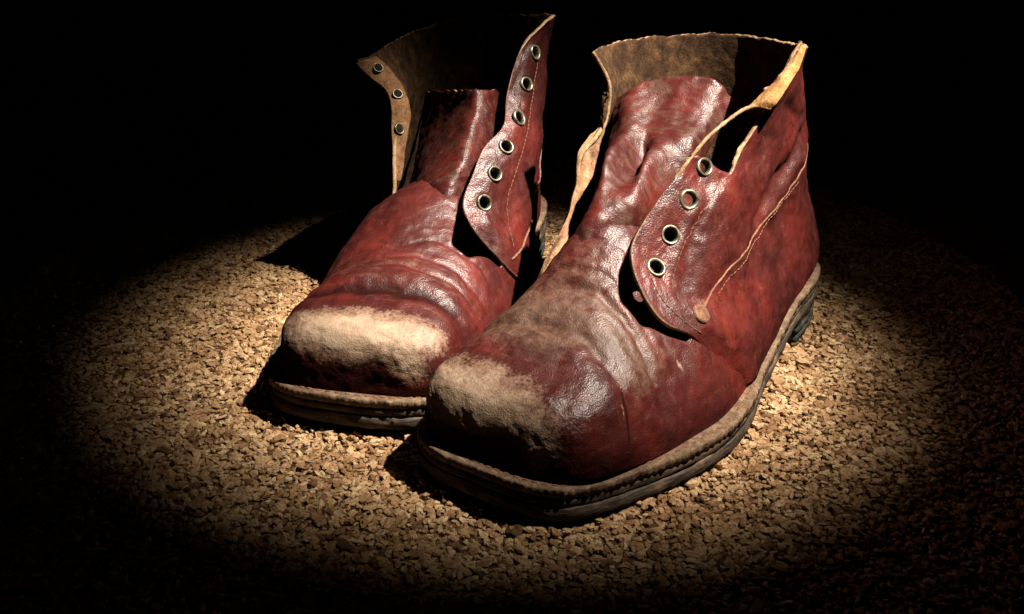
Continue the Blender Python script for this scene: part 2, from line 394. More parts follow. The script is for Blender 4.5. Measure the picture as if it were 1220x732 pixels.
class Sheet: pass
def make_quarter(root, name, cols, nu, nv, thick, remove, eyelets, maskf, seed, folds=()):
    C = np.array(cols, float)                       # columns x rows x 3
    A = cr(C, nu); G = np.transpose(cr(np.transpose(A, (1, 0, 2)), nv), (1, 0, 2))
    N = normals(G)
    ctr = np.array([6.0, 0, 8.0])
    if np.mean(np.sum(N[:, nv//3]*(G[:, nv//3]-ctr), -1)) < 0: N = -N; flip = True
    else: flip = False
    s_, t_, z_ = G[..., 0], G[..., 1], G[..., 2]
    rim = np.minimum(1, np.minimum.reduce([np.arange(nu)[:, None]+0*s_, (nu-1-np.arange(nu))[:, None]+0*s_])/8.0)
    d = 0.10*nz(G, 0.40, seed, 3)+0.05*nz(G, 1.1, seed+1, 3)+0.02*nz(G, 3.0, seed+2, 2)
    for (a, b, amp, wid) in folds:                  # fold lines in (s, z) on one side: a = (s,z,side), b = (s,z)
        ax = np.array(a[:2]); bx = np.array(b); ab = (bx-ax).astype(float); L = np.linalg.norm(ab); ab = ab/L
        rel = np.stack([s_-ax[0], z_-ax[1]], -1); al = rel@ab; pe = rel@np.array([-ab[1], ab[0]])
        pe = pe+0.15*np.sin(al*1.7+a[0])
        d = d+amp*np.exp(-(pe/wid)**2)*sm(-0.6, 0.8, al)*(1-sm(L-0.8, L+0.6, al))*((t_*a[2]) > 0)
    d = d*sm(0.0, 0.6, z_-z_welt(s_)+0.1)*(0.35+0.65*rim)
    G = G+N*d[..., None]
    # ragged worn edge at the collar and flap
    G[..., 2] += (0.11*nz(G, 0.6, seed+5, 2)+0.06*nz(G, 2.5, seed+6, 3))*sm(0.93, 1.0, np.linspace(0, 1, nv))[None]
    G2 = (G[:-1, :-1]+G[1:, 1:])/2
    keep = np.ones((nu-1, nv-1), bool)
    if remove is not None: keep &= ~remove(G2[..., 0], G2[..., 1], G2[..., 2])
    places = []
    Gf = G.reshape(-1, 3); Nf = N.reshape(-1, 3)
    for (p, side) in eyelets:
        dd = np.linalg.norm(Gf-np.array(p), axis=1); k = int(np.argmin(dd)); c = Gf[k]; n_ = Nf[k]
        keep &= ~(np.linalg.norm(G2-c, axis=-1) < 0.34)
        places.append((c, n_))
    o = new_obj(name, L2X(Gf), grid_faces(nu, nv, keep, flip=flip), [M_LEATHER, M_LINING, M_RAW], root)
    for k, v in maskf(G[..., 0], G[..., 1], G[..., 2]).items(): set_attr(o, k, v)
    smooth_cut(o, lambda s, t, z: remove is not None and t > 0 and 8.2 < s < 13.8 and z > 9.3 and min(abs(s-c[0][0])+abs(z-c[0][2]) for c in places) > 0.62, 60)
    solidify(o, thick)
    S = Sheet(); S.o = o; S.G = G; S.N = N; S.places = places
    return S

def make_eyelet(root, c, n, r_out=0.46, r_in=0.29, thick=0.2):
    rj = np.random.RandomState(int(abs(c[0]*977+c[2]*131)) % 9973); n = n/np.linalg.norm(n)+rj.uniform(-0.13, 0.13, 3); n /= np.linalg.norm(n); r_out = r_out*(1+rj.uniform(-0.06, 0.04)); ov = 1+rj.uniform(-0.08, 0.05)
    a = np.cross(n, [0, 0, 1.0]); a /= np.linalg.norm(a); b = np.cross(n, a)*ov
    prof = [(r_out, -0.02), (r_out-0.02, 0.05), ((r_out+r_in)/2+0.03, 0.10), (r_in+0.04, 0.085), (r_in, 0.03), (r_in-0.015, -0.12), (r_in, -thick-0.06), (r_out-0.08, -thick-0.05), (r_out-0.08, -thick-0.0)]
    V = []; F = []; K = 32
    for (r, h) in prof:
        for q in range(K):
            w = 2*math.pi*q/K; V.append(c+a*math.cos(w)*r+b*math.sin(w)*r+n*h)
    for k in range(len(prof)-1):
        for q in range(K): F.append((k*K+q, k*K+(q+1) % K, (k+1)*K+(q+1) % K, (k+1)*K+q))
    return new_obj('eyelet', L2X(V), F, [M_METAL], root)

def near(S, p, lift=0.0):
    G = S.G.reshape(-1, 3); k = int(np.argmin(np.linalg.norm(G-np.array(p, float), axis=1))); return G[k]+S.N.reshape(-1, 3)[k]*lift
def on_surface(S, pts, n=60, lift=0.0):
    P = cr(np.array(pts, float), n); Q = np.array([near(S, p, lift) for p in P])
    for _ in range(3): Q[1:-1] = (Q[:-2]+2*Q[1:-1]+Q[2:])/4
    return Q
def stitch_row(root, S, pts, step=0.26, r=0.026, name='stitching'):
    P = on_surface(S, pts, 160, 0.02); arc = np.concatenate([[0], np.cumsum(np.linalg.norm(np.diff(P, axis=0), axis=1))])
    V = []; F = []; a = 0.1
    while a < arc[-1]-step:
        q = [np.array([np.interp(a+step*0.72*f, arc, P[:, c]) for c in range(3)]) for f in (0, 0.5, 1)]
        t = q[2]-q[0]; t /= max(np.linalg.norm(t), 1e-6); x = np.cross(t, [0.3, 0.2, 1]); x /= np.linalg.norm(x); y = np.cross(t, x); b = len(V)
        for c, rr in ((q[0]-t*0.02, 0.4), (q[1], 1), (q[2]+t*0.02, 0.4)):
            for w in range(6): V.append(c+x*math.cos(w*math.pi/3)*r*rr+y*math.sin(w*math.pi/3)*r*rr)
        for k in range(2):
            for w in range(6): F.append((b+k*6+w, b+k*6+(w+1) % 6, b+(k+1)*6+(w+1) % 6, b+(k+1)*6+w))
        a += step
    o = new_obj(name, L2X(V), F, [M_THREAD], root); o['kind'] = 'stuff'; return o

def patch(root, name, rows, mats, nu=60, nv=40, thick=0.2, seed=3, amp=0.08, maskf=None, rag=0.06, facing=None):
    C = np.array(rows, float); A = cr(C, nu); G = np.transpose(cr(np.transpose(A, (1, 0, 2)), nv), (1, 0, 2)); N = normals(G)
    flip = False
    if facing is not None and np.mean(N@np.array(facing, float)) < 0: N = -N; flip = True
    d = amp*nz(G, 0.7, seed, 3)+amp*0.4*nz(G, 2.0, seed+1, 3)
    G = G+N*d[..., None]
    e = sm(0.90, 1.0, np.linspace(0, 1, nu))[:, None]
    G[..., 2] += rag*nz(G, 1.6, seed+4, 2)*e
    o = new_obj(name, L2X(G.reshape(-1, 3)), grid_faces(nu, nv, flip=flip), mats, root)
    if maskf:
        for k, v in maskf(G[..., 0], G[..., 1], G[..., 2]).items(): set_attr(o, k, v)
    solidify(o, thick)
    S = Sheet(); S.o = o; S.G = G; S.N = N
    return S

def boot_root(name, label, loc, yaw):
    r = bpy.data.objects.new(name, None); COL.objects.link(r); r.location = (loc[0]*CM, loc[1]*CM, -0.0005); r.rotation_euler = (0, 0, -yaw)
    r['label'] = label; r['category'] = 'boot'; r['group'] = 'pair of old unlaced leather boots'; r.empty_display_size = 0.03
    return r
def side_cols(table): return table

ROWZ = [0, 1, 2.1, 3.2, 4.2, 5.2, 6.2, 7.2, 8.2, 9.2, 10.6, 12.2]

# =================================================================== BOOT A (near, right in the photo)
A = boot_root('leather_boot', 'nearer brighter red leather boot at the right, with wide open flap of four eyelets', (14.0, 2.6), math.radians(35.7))
A_OUT = [(26.05, -0.2), (25.95, 1.6), (25.55, 2.95), (24.55, 3.85), (22.4, 4.78), (19.9, 5.62), (17.2, 6.14), (14.4, 5.96), (11.6, 5.25), (8.9, 4.75), (5.8, 4.5), (3.2, 4.25), (1.2, 3.6), (-0.2, 2.2), (-0.7, 0.2),
         (-0.3, -1.9), (0.9, -3.1), (3.2, -3.6), (6.0, -3.6), (9.0, -3.7), (12, -4.2), (15, -4.8), (18, -5.1), (21, -5.0), (23.5, -4.6), (25.2, -3.8), (26.0, -2.3)]
loopA = make_sole(A, A_OUT, 11); make_heel(A, loopA, 2); make_insole(A, loopA)

def maskA(s, t, z):
    # bare scuffed hide over the front rim of the toe
    q = np.sqrt(((s-24.7)/1.5)**2+((t+1.2)/3.6)**2+((z-4.1)/1.15)**2)
    wear = 1.28-0.85*q
    wear = np.maximum(wear, 1.05-0.8*np.sqrt(((s-24.9)/1.1)**2+((t-2.1)/1.0)**2+((z-3.4)/1.2)**2))
    wear = np.maximum(wear, 0.6-np.abs(s-18.3-0.1*(t-4.2)**2)/0.35-np.abs(t-4.2)/0.7)
    wear = np.maximum(wear, 0.30-np.abs(s-22.0-0.12*(t-3)**2)/0.3-np.abs(t-3.0)/2.5)
    dust = 0.80*np.exp(-((s-21.0)/2.4)**2)*sm(3.4, 4.8, z)*(1-0.9*np.exp(-((s-22.6)/1.1)**2-((t-3.0)/1.5)**2))+0.25*np.exp(-((s-17)/2.5)**2)*sm(4, 7, z)
    dark = 0.75*(1-sm(2.6, 4.1, z))*sm(21.5, 24.5, s)*(t < 9)+0.45*(1-sm(2.2, 3.2, z))  # low toe front: dark leather with its shade painted in
    dark = dark+0.25*np.exp(-((s-22.5)/1.0)**2)*np.exp(-((t+0.2)/1.6)**2)+0.35*np.exp(-((s-22.7)/0.8)**2)*np.exp(-((t-0.6)/1.6)**2)
    x = s-22.15-(4.2-z)*0.32; gash = np.exp(-(x/0.07)**2)*sm(2.5, 3.2, z)*(1-sm(4.5, 4.8, z))*(t > 1.5)*(0.55+0.45*sm(3.2, 4.2, z))
    dark = dark+1.3*gash; wear = np.maximum(wear, 0.75*np.exp(-((x-0.16)/0.05)**2)*np.exp(-((z-4.1)/0.35)**2)*(t > 1.5))
    wear = np.where(wear > 0.62, 0.62+(wear-0.62)*0.45, wear)
    return {'wear': wear, 'dust': dust, 'dark': dark}
def maskQ(s, t, z):
    dust = 0.10+0*s; dark = 0.16+0.30*sm(10.0, 12.5, z)+0.35*(1-sm(2.0, 2.9, z))+0*s  # darker towards the collar: dimmer light up there painted into the colour
    return {'wear': 0*s-0.3, 'dust': dust, 'dark': dark}
A_VAMP = [  # s, tL, tR, ridge z, ridge t, exponent
    (11.5, -2.9, 4.92, 8.0, -0.6, 1.6), (13, -3.0, 5.22, 8.6, -0.6, 1.6), (15, -3.1, 5.52, 9.0, -0.6, 1.6), (16.5, -3.15, 5.62, 9.0, -0.55, 1.65), (17.4, -3.2, 5.57, 8.6, -0.5, 1.75), (18.5, -3.25, 5.32, 7.75, -0.35, 1.9),
    (19.6, -3.35, 5.17, 6.95, -0.2, 2.2), (20.9, -3.4, 4.92, 6.2, -0.1, 2.6), (22.3, -3.6, 4.62, 5.6, 0.0, 3.4), (23.3, -3.7, 4.32, 5.25, 0.0, 4.2), (24.4, -3.7, 4.02, 4.95, 0.0, 4.6), (26, -3.7, 3.70, 4.8, 0.0, 4.6)]
A_CREASE = [(21.3, 0.0, 0.05, -0.16, 0.30, 3.6), (20.4, 0.5, 0.06, 0.08, 0.35, 3.8), (19.4, 1.0, 0.07, -0.13, 0.22, 3.8), (18.6, 0.6, 0.08, -0.07, 0.18, 3.2), (22.3, 0.3, 0.04, 0.07, 0.5, 3.0), (17.4, -0.5, 0.02, -0.05, 0.14, 1.8)]
vampA, GA, NA = make_vamp(A, A_VAMP, 25.5, 22.9, 4.2, 0.07, A_CREASE, maskA, 3, cut=lambda s, t, z: (t > -0.1) & (t < 3.98) & (s < np.interp(t, [-0.1, 0.58, 0.97, 1.18, 1.74, 2.73, 3.56, 4.15, 5.2], [13.4, 15.5, 17.2, 18.3, 19.05, 19.06, 18.06, 16.9, 14.0])))

A_COLS = [
 [(14.7,5.05,1.7),(15.7,4.68,3.4),(16.9,4.08,5.0),(18.0,3.25,5.95),(18.0,2.2,7.0),(17.4,1.25,8.2),(16.2,1.15,9.2),(14.6,1.45,10.5),(13.2,1.75,11.4),(10.8,2.1,12.4),(8.9,2.5,13.0),(6.2,3.3,15.0)],
 [(13.9,5.3,1.7),(14.8,4.95,3.3),(16.1,4.35,4.8),(16.9,3.65,5.8),(16.9,2.75,6.7),(16.5,2.0,7.5),(15.4,1.98,8.65),(14.2,2.15,9.85),(12.8,2.0,10.9),(11.0,2.3,11.8),(9.0,2.8,12.8),(6.0,3.2,14.95)],
 [(13.0,5.4,1.7),(13.9,5.15,3.2),(15.0,4.7,4.6),(15.8,4.0,5.6),(16.0,3.25,6.3),(15.8,2.7,7.3),(14.9,2.65,8.5),(13.7,2.8,9.6),(12.2,2.6,10.35),(10.6,2.65,11.3),(8.6,3.0,12.5),(5.6,3.2,14.8)],
 [(11.3,5.0,1.7),(11.9,4.95,3.1),(12.8,4.6,4.4),(13.5,4.1,5.4),(13.8,3.75,6.3),(13.6,3.55,7.3),(12.9,3.4,8.4),(11.8,3.2,9.4),(10.6,3.0,10.3),(9.4,2.9,11.1),(7.6,2.95,12.4),(5.0,3.0,14.7)],
 [(8.0,4.45,1.9),(8.3,4.45,3.1),(8.8,4.2,4.3),(9.4,3.75,5.4),(9.6,3.4,6.4),(9.4,3.15,7.4),(8.9,3.1,8.4),(8.3,3.1,9.3),(7.6,3.0,10.2),(6.8,2.95,11.1),(5.8,2.95,12.4),(4.0,2.7,14.5)],
 [(4.5,4.1,2.6),(4.5,4.15,3.6),(4.6,3.9,4.6),(4.7,3.6,5.6),(4.7,3.35,6.5),(4.5,3.2,7.4),(4.3,3.15,8.4),(4.1,3.1,9.3),(3.9,3.0,10.2),(3.8,2.9,11.1),(3.5,2.6,12.4),(2.8,1.8,14.3)],
 [(1.4,3.2,2.7),(1.1,3.35,3.6),(1.0,3.2,4.6),(1.1,2.9,5.6),(1.3,2.6,6.5),(1.5,2.4,7.4),(1.6,2.2,8.4),(1.7,2.1,9.3),(1.7,1.9,10.2),(1.7,1.7,11.1),(1.6,1.3,12.4),(1.4,0.4,14.15)],
 [(-0.1,0,2.7),(-0.4,0,3.6),(-0.5,-0.1,4.6),(-0.3,-0.2,5.6),(0,-0.3,6.5),(0.2,-0.4,7.4),(0.3,-0.5,8.4),(0.4,-0.6,9.3),(0.5,-0.7,10.2),(0.5,-0.8,11.1),(0.5,-1.0,12.4),(0.6,-1.6,14.0)],
 [(1.4,-2.7,2.7),(1.1,-2.9,3.6),(1.0,-2.9,4.6),(1.1,-2.8,5.6),(1.2,-2.7,6.5),(1.3,-2.7,7.4),(1.3,-2.8,8.4),(1.3,-2.9,9.3),(1.3,-3.1,10.2),(1.3,-3.3,11.1),(1.3,-3.5,12.4),(1.3,-3.7,14.0)],
 [(4.5,-3.4,2.6),(4.5,-3.6,3.6),(4.5,-3.6,4.6),(4.5,-3.5,5.6),(4.4,-3.4,6.5),(4.2,-3.4,7.4),(4.0,-3.6,8.4),(3.8,-3.8,9.3),(3.6,-4.1,10.2),(3.4,-4.4,11.1),(3.2,-4.7,12.4),(3.1,-4.95,14.1)],
 [(8.0,-3.6,1.9),(8.2,-3.9,3.1),(8.6,-4.0,4.3),(8.9,-3.9,5.4),(8.8,-3.9,6.4),(8.5,-3.9,7.4),(8.0,-4.1,8.4),(7.4,-4.3,9.3),(6.8,-4.6,10.2),(6.3,-4.9,11.1),(5.8,-5.2,12.4),(5.5,-5.5,14.25)],
 [(11.3,-4.2,1.7),(11.6,-4.5,3.1),(12.0,-4.6,4.4),(12.0,-4.5,5.4),(11.6,-4.5,6.5),(11.0,-4.6,7.6),(10.3,-4.8,8.5),(9.5,-5.0,9.5),(8.8,-5.1,10.4),(8.2,-5.15,11.2),(7.6,-5.3,12.5),(7.4,-5.6,14.35)],
 [(13.2,-4.5,1.7),(13.7,-4.7,3.2),(14.1,-4.7,4.4),(13.9,-4.55,5.5),(13.3,-4.55,6.6),(12.5,-4.6,7.7),(11.7,-4.8,8.6),(10.8,-5.1,9.7),(10.0,-5.0,10.6),(9.3,-4.9,11.2),(8.8,-5.0,12.7),(8.9,-5.6,14.35)],
 [(14.6,-4.6,1.7),(15.6,-4.7,3.2),(16.3,-4.45,4.45),(15.9,-4.0,5.6),(15.0,-3.95,6.7),(14.0,-3.95,7.9),(13.2,-4.15,8.8),(12.2,-4.65,10.0),(11.2,-4.45,10.7),(10.4,-4.45,11.3),(9.9,-4.65,12.9),(10.0,-5.5,14.3)]]
def removeA(s, t, z):
    l1 = np.interp(s, [11.7, 13.4], [10.3, 11.55]); l2 = np.interp(s, [8.7, 11.7], [12.6, 10.3])
    return (t > 0.5) & (((s > 11.7) & (s < 15) & (z > l1)) | ((s > 8.7) & (s <= 11.7) & (z > l2)))
A_EY = [((16.6,1.92,7.4),1), ((15.45,1.98,8.6),1), ((14.3,2.12,9.75),1), ((12.9,2.0,10.75),1)]
QA = make_quarter(A, 'quarter', A_COLS, 460, 120, 0.20, removeA, A_EY, maskQ, 21,
    folds=[((12.5,5.6,1),(7.0,11.6),0.22,0.85),((9.6,7.6,1),(3.6,10.6),-0.24,0.42),((8.4,7.3,1),(3.2,9.9),0.16,0.38),((16.2,6.6,1),(13.0,10.6),-0.10,0.35),((7,12.2,1),(3.6,11.2),-0.12,0.3),((10,6,-1),(4,11),0.12,0.7)])
for c, n in QA.places: make_eyelet(A, c, n)
# raised seam where the shaft is sewn to the counter
P = on_surface(QA, [(15.9,3.87,5.7),(14.3,3.69,6.26),(13.0,3.69,6.66),(11.2,3.5,6.95),(9.2,3.28,7.1),(7.8,3.33,7.6),(6.2,3.3,8.05),(4.5,3.2,8.6),(3.2,2.9,9.1),(1.6,2.2,9.9)], 90, 0.0)
tube('seam_piping', P, 0.06, M_SEAM, A, 8, 0.3, 4, 0.6)
stitch_row(A, QA, [(16.5,2.72,6.8),(15.7,2.68,7.8),(14.5,2.8,8.95),(13.2,2.85,10.0),(12.2,2.6,10.3)])
stitch_row(A, QA, [(16.5,4.4,5.0),(17.3,3.2,6.1),(17.3,2.3,7.0),(16.8,1.55,8.0),(15.7,1.45,9.1),(14.2,1.7,10.3)])
stitch_row(A, QA, [(14.4,3.9,5.9),(13.0,3.8,6.3),(11.2,3.6,6.6),(9.2,3.4,6.8),(7.8,3.4,7.3),(6.2,3.4,7.75),(4.5,3.3,8.3)])
# leather washer riveted at the foot of the flap, and the bar tack beside it
c = near(QA, (16.0,4.05,5.85)); n_ = QA.N.reshape(-1,3)[int(np.argmin(np.linalg.norm(QA.G.reshape(-1,3)-c,axis=1)))]
def disc(root, name, c, n, prof, mat, K=28, squash=1.0):
    n = n/np.linalg.norm(n); a = np.cross(n, [0,0,1.0]); a /= np.linalg.norm(a); b = np.cross(n, a); V = []; F = []
    for (r, h) in prof:
        for q in range(K): V.append(c+a*math.cos(2*math.pi*q/K)*r+b*math.sin(2*math.pi*q/K)*r*squash+n*h)
    for k in range(len(prof)-1):
        for q in range(K): F.append((k*K+q, k*K+(q+1)%K, (k+1)*K+(q+1)%K, (k+1)*K+q))
    F.append(tuple((len(prof)-1)*K+q for q in range(K)))
    return new_obj(name, L2X(V), F, [mat], root)
disc(A, 'rivet', c, n_, [(0.44,-0.05),(0.43,0.035),(0.36,0.075),(0.27,0.07),(0.23,0.03),(0.05,0.02)], M_SEAM)

A_TONGUE = [
 [(18.8,-1.5,5.8),(18.9,-0.9,6.3),(19.0,0.0,6.1),(19.1,1.2,5.4),(19.2,2.2,4.6),(18.8,3.1,3.5)],
 [(17.2,-2.2,7.0),(17.5,-1.6,8.0),(17.6,-0.8,8.3),(17.3,0.1,7.4),(17.0,1.1,6.3),(16.4,2.6,4.6)],
 [(16.0,-2.0,8.2),(16.5,-1.5,9.05),(16.7,-0.7,9.35),(16.3,0.1,8.8),(15.4,0.9,7.4),(14.6,2.5,5.7)],
 [(15,-2.1,9.5),(15.6,-1.4,10.1),(15.0,-0.75,10.0),(15.2,0.2,9.8),(14.2,0.9,8.3),(13.3,2.1,6.9)],
 [(13,-2.9,10.2),(13.9,-2.05,10.95),(12.2,-1.35,10.15),(13.3,-0.5,10.7),(12,0.7,9.4),(11.4,1.4,8.3)],
 [(11,-3.74,10.6),(11.6,-2.63,11.3),(10.9,-1.9,11.1),(11.0,-0.85,11.35),(11,0.4,11.1),(10.0,0.7,10.1)],
 [(9.6,-4.47,11.3),(10,-3.4,12.0),(9.2,-2.32,12.0),(9.1,-1.13,12.1),(9,0.1,11.9),(8.4,0.6,11.3)],
 [(8.6,-4.9,11.8),(8.6,-4.06,12.5),(8,-2.92,13.05),(7.7,-1.38,13.3),(7.5,0.0,13.1),(7.2,0.5,12.5)]]
def maskT(s, t, z): return {'wear': 0*s-0.4, 'dust': 0.34+0*s, 'dark': 0.46+0*s}
TA = patch(A, 'tongue', A_TONGUE, [M_LEATHER, M_LINING, M_RAW], 110, 70, 0.16, 31, 0.07, maskT, 0.1, (1, 0, 1))
FO = [(18.3,-3.05,5.8),(17.3,-3.1,6.7),(15.9,-3.35,7.3),(14.4,-3.67,8.12),(13.0,-4.15,9.24),(12.0,-4.78,10.09),(11.2,-4.65,10.73),(10.6,-4.43,11.11),(10.2,-4.6,12.53)]
FI = [(17.7,-2.4,6.75),(16.5,-2.65,7.35),(14.9,-2.95,7.6),(13.3,-3.4,7.84),(12.0,-3.79,8.83),(11.2,-4.3,9.5),(10.6,-4.4,10.14),(10.0,-4.48,10.89),(9.8,-4.52,12.45)]
MD = [tuple((np.array(a)+np.array(b))/2+np.array((0.22,0.05,0.05))) for a, b in zip(FO, FI)]
patch(A, 'inner_facing', [FO, MD, FI], [M_FACING, M_LINING, M_RAW], 24, 90, 0.16, 13, 0.12, maskQ, 0.0, (1, 0.4, 0.3))
# torn edge strip that still arches over the gap above the top eyelet
P = cr(np.array([(14.4,1.5,10.6),(13.5,1.7,11.3),(12.3,1.85,11.95),(11.1,2.1,12.42),(9.9,2.27,12.68),(9.3,2.6,12.8)]), 50); tube('torn_edge_strip', P, 0.085, M_RAW, A, 8, 0.4, 5)
# front corner of the collar, turned outwards so that its flesh side shows
CR_ = [(9.3,2.1,12.6),(9.0,2.6,13.15),(8.3,3.05,14.0),(7.1,3.2,14.6),(6.5,3.2,14.95)]
ED = [(9.4,3.33,12.75),(9.2,3.55,13.1),(8.4,3.72,13.8),(7.3,3.68,14.35),(6.3,3.5,15.0)]
rows = [CR_, [tuple(np.array(a)*0.5+np.array(b)*0.5+np.array((0.18,0,0.12))) for a, b in zip(CR_, ED)], ED]
patch(A, 'turned_corner', rows, [M_ORANGE, M_LEATHER, M_RAW], 30, 40, 0.14, 17, 0.10, maskQ, 0.05, (1, -0.2, 0.6))

# =================================================================== BOOT B (far, left in the photo)
B = boot_root('leather_boot.001', 'farther darker red leather boot at the left, with pale scuffed toe and upright shadowy collar', (-1.4, 12.5), math.radians(10.2))
B_OUT = [(26.3, 0.2), (26.0, 2.0), (25.2, 2.95), (24.0, 3.6), (22, 4.1), (19, 4.7), (16, 4.9), (13, 4.5), (10, 4.2), (7, 4.2), (4, 4.2), (1.6, 3.7), (-0.1, 2.2), (-0.6, 0.4),
         (-0.3, -1.6), (1.0, -2.9), (3.5, -3.5), (7, -4.0), (10, -4.6), (13, -5.4), (16, -6.1), (19, -6.3), (22, -6.0), (24.2, -5.3), (25.3, -4.6), (25.95, -3.3), (26.2, -1.6)]
loopB = make_sole(B, B_OUT, 41); make_heel(B, loopB, 8); make_insole(B, loopB)
def maskB(s, t, z):
    q = np.sqrt(((s-24.9)/1.25)**2+((t+0.7)/3.9)**2+((z-4.3)/1.1)**2)
    wear = 1.28-0.85*q
    wear = np.maximum(wear, 1.15-0.8*np.sqrt(((s-25.3)/1.1)**2+((t-1.5)/1.0)**2+((z-3.6)/1.1)**2))
    dust = 0.22*np.exp(-((s-20.5)/2.5)**2)*sm(3.6, 5.0, z)+0.05
    dark = 0.85*(1-sm(2.6, 3.9, z))*sm(22, 24.5, s)+0.5*(1-sm(2.2, 3.2, z))+0.5*np.exp(-((s-22.4)/0.8)**2)*sm(3.4, 4.4, z)  # dark leather low on the toe, deepened by painted shade
    return {'wear': wear, 'dust': dust, 'dark': dark}
B_VAMP = [(10.5, -4.0, 4.2, 7.0, 0.2, 2.0), (12.5, -4.6, 4.3, 7.5, 0.2, 2.0), (14.5, -5.0, 4.4, 7.75, 0.2, 2.0), (15.6, -5.2, 4.4, 7.7, 0.15, 2.0), (17.0, -5.3, 4.4, 7.0, 0.1, 2.0), (18.5, -5.4, 4.3, 6.4, 0.0, 2.1), (20, -5.05, 4.2, 5.95, -0.2, 2.2),
    (21.7, -4.85, 3.9, 5.55, -0.5, 2.5), (23, -4.7, 3.6, 5.15, -0.8, 3.8), (24.4, -4.6, 3.25, 4.9, -0.8, 4.4), (26, -4.5, 3.0, 4.75, -0.8, 4.4)]
B_CREASE = [(22.2, -0.8, 0.03, -0.24, 0.45, 3.9), (21.3, -0.5, 0.05, 0.08, 0.5, 4.2), (20.6, 0.4, 0.06, -0.10, 0.15, 3.2), (19.8, 1.4, 0.07, -0.06, 0.13, 2.6), (18.6, 1.8, 0.09, -0.05, 0.12, 2.2), (20.1, -2.4, 0.04, -0.05, 0.13, 1.8)]
vampB, GB, NB = make_vamp(B, B_VAMP, 25.8, 23.3, 4.2, -0.02, B_CREASE, maskB, 9, cut=lambda s, t, z: (t > 1.4) & (t < 3.95) & (s < np.interp(t, [1.4, 1.65, 1.72, 1.85, 2.68, 3.95, 4.6], [13.5, 16.2, 17.1, 18.5, 18.66, 16.94, 14.0])))
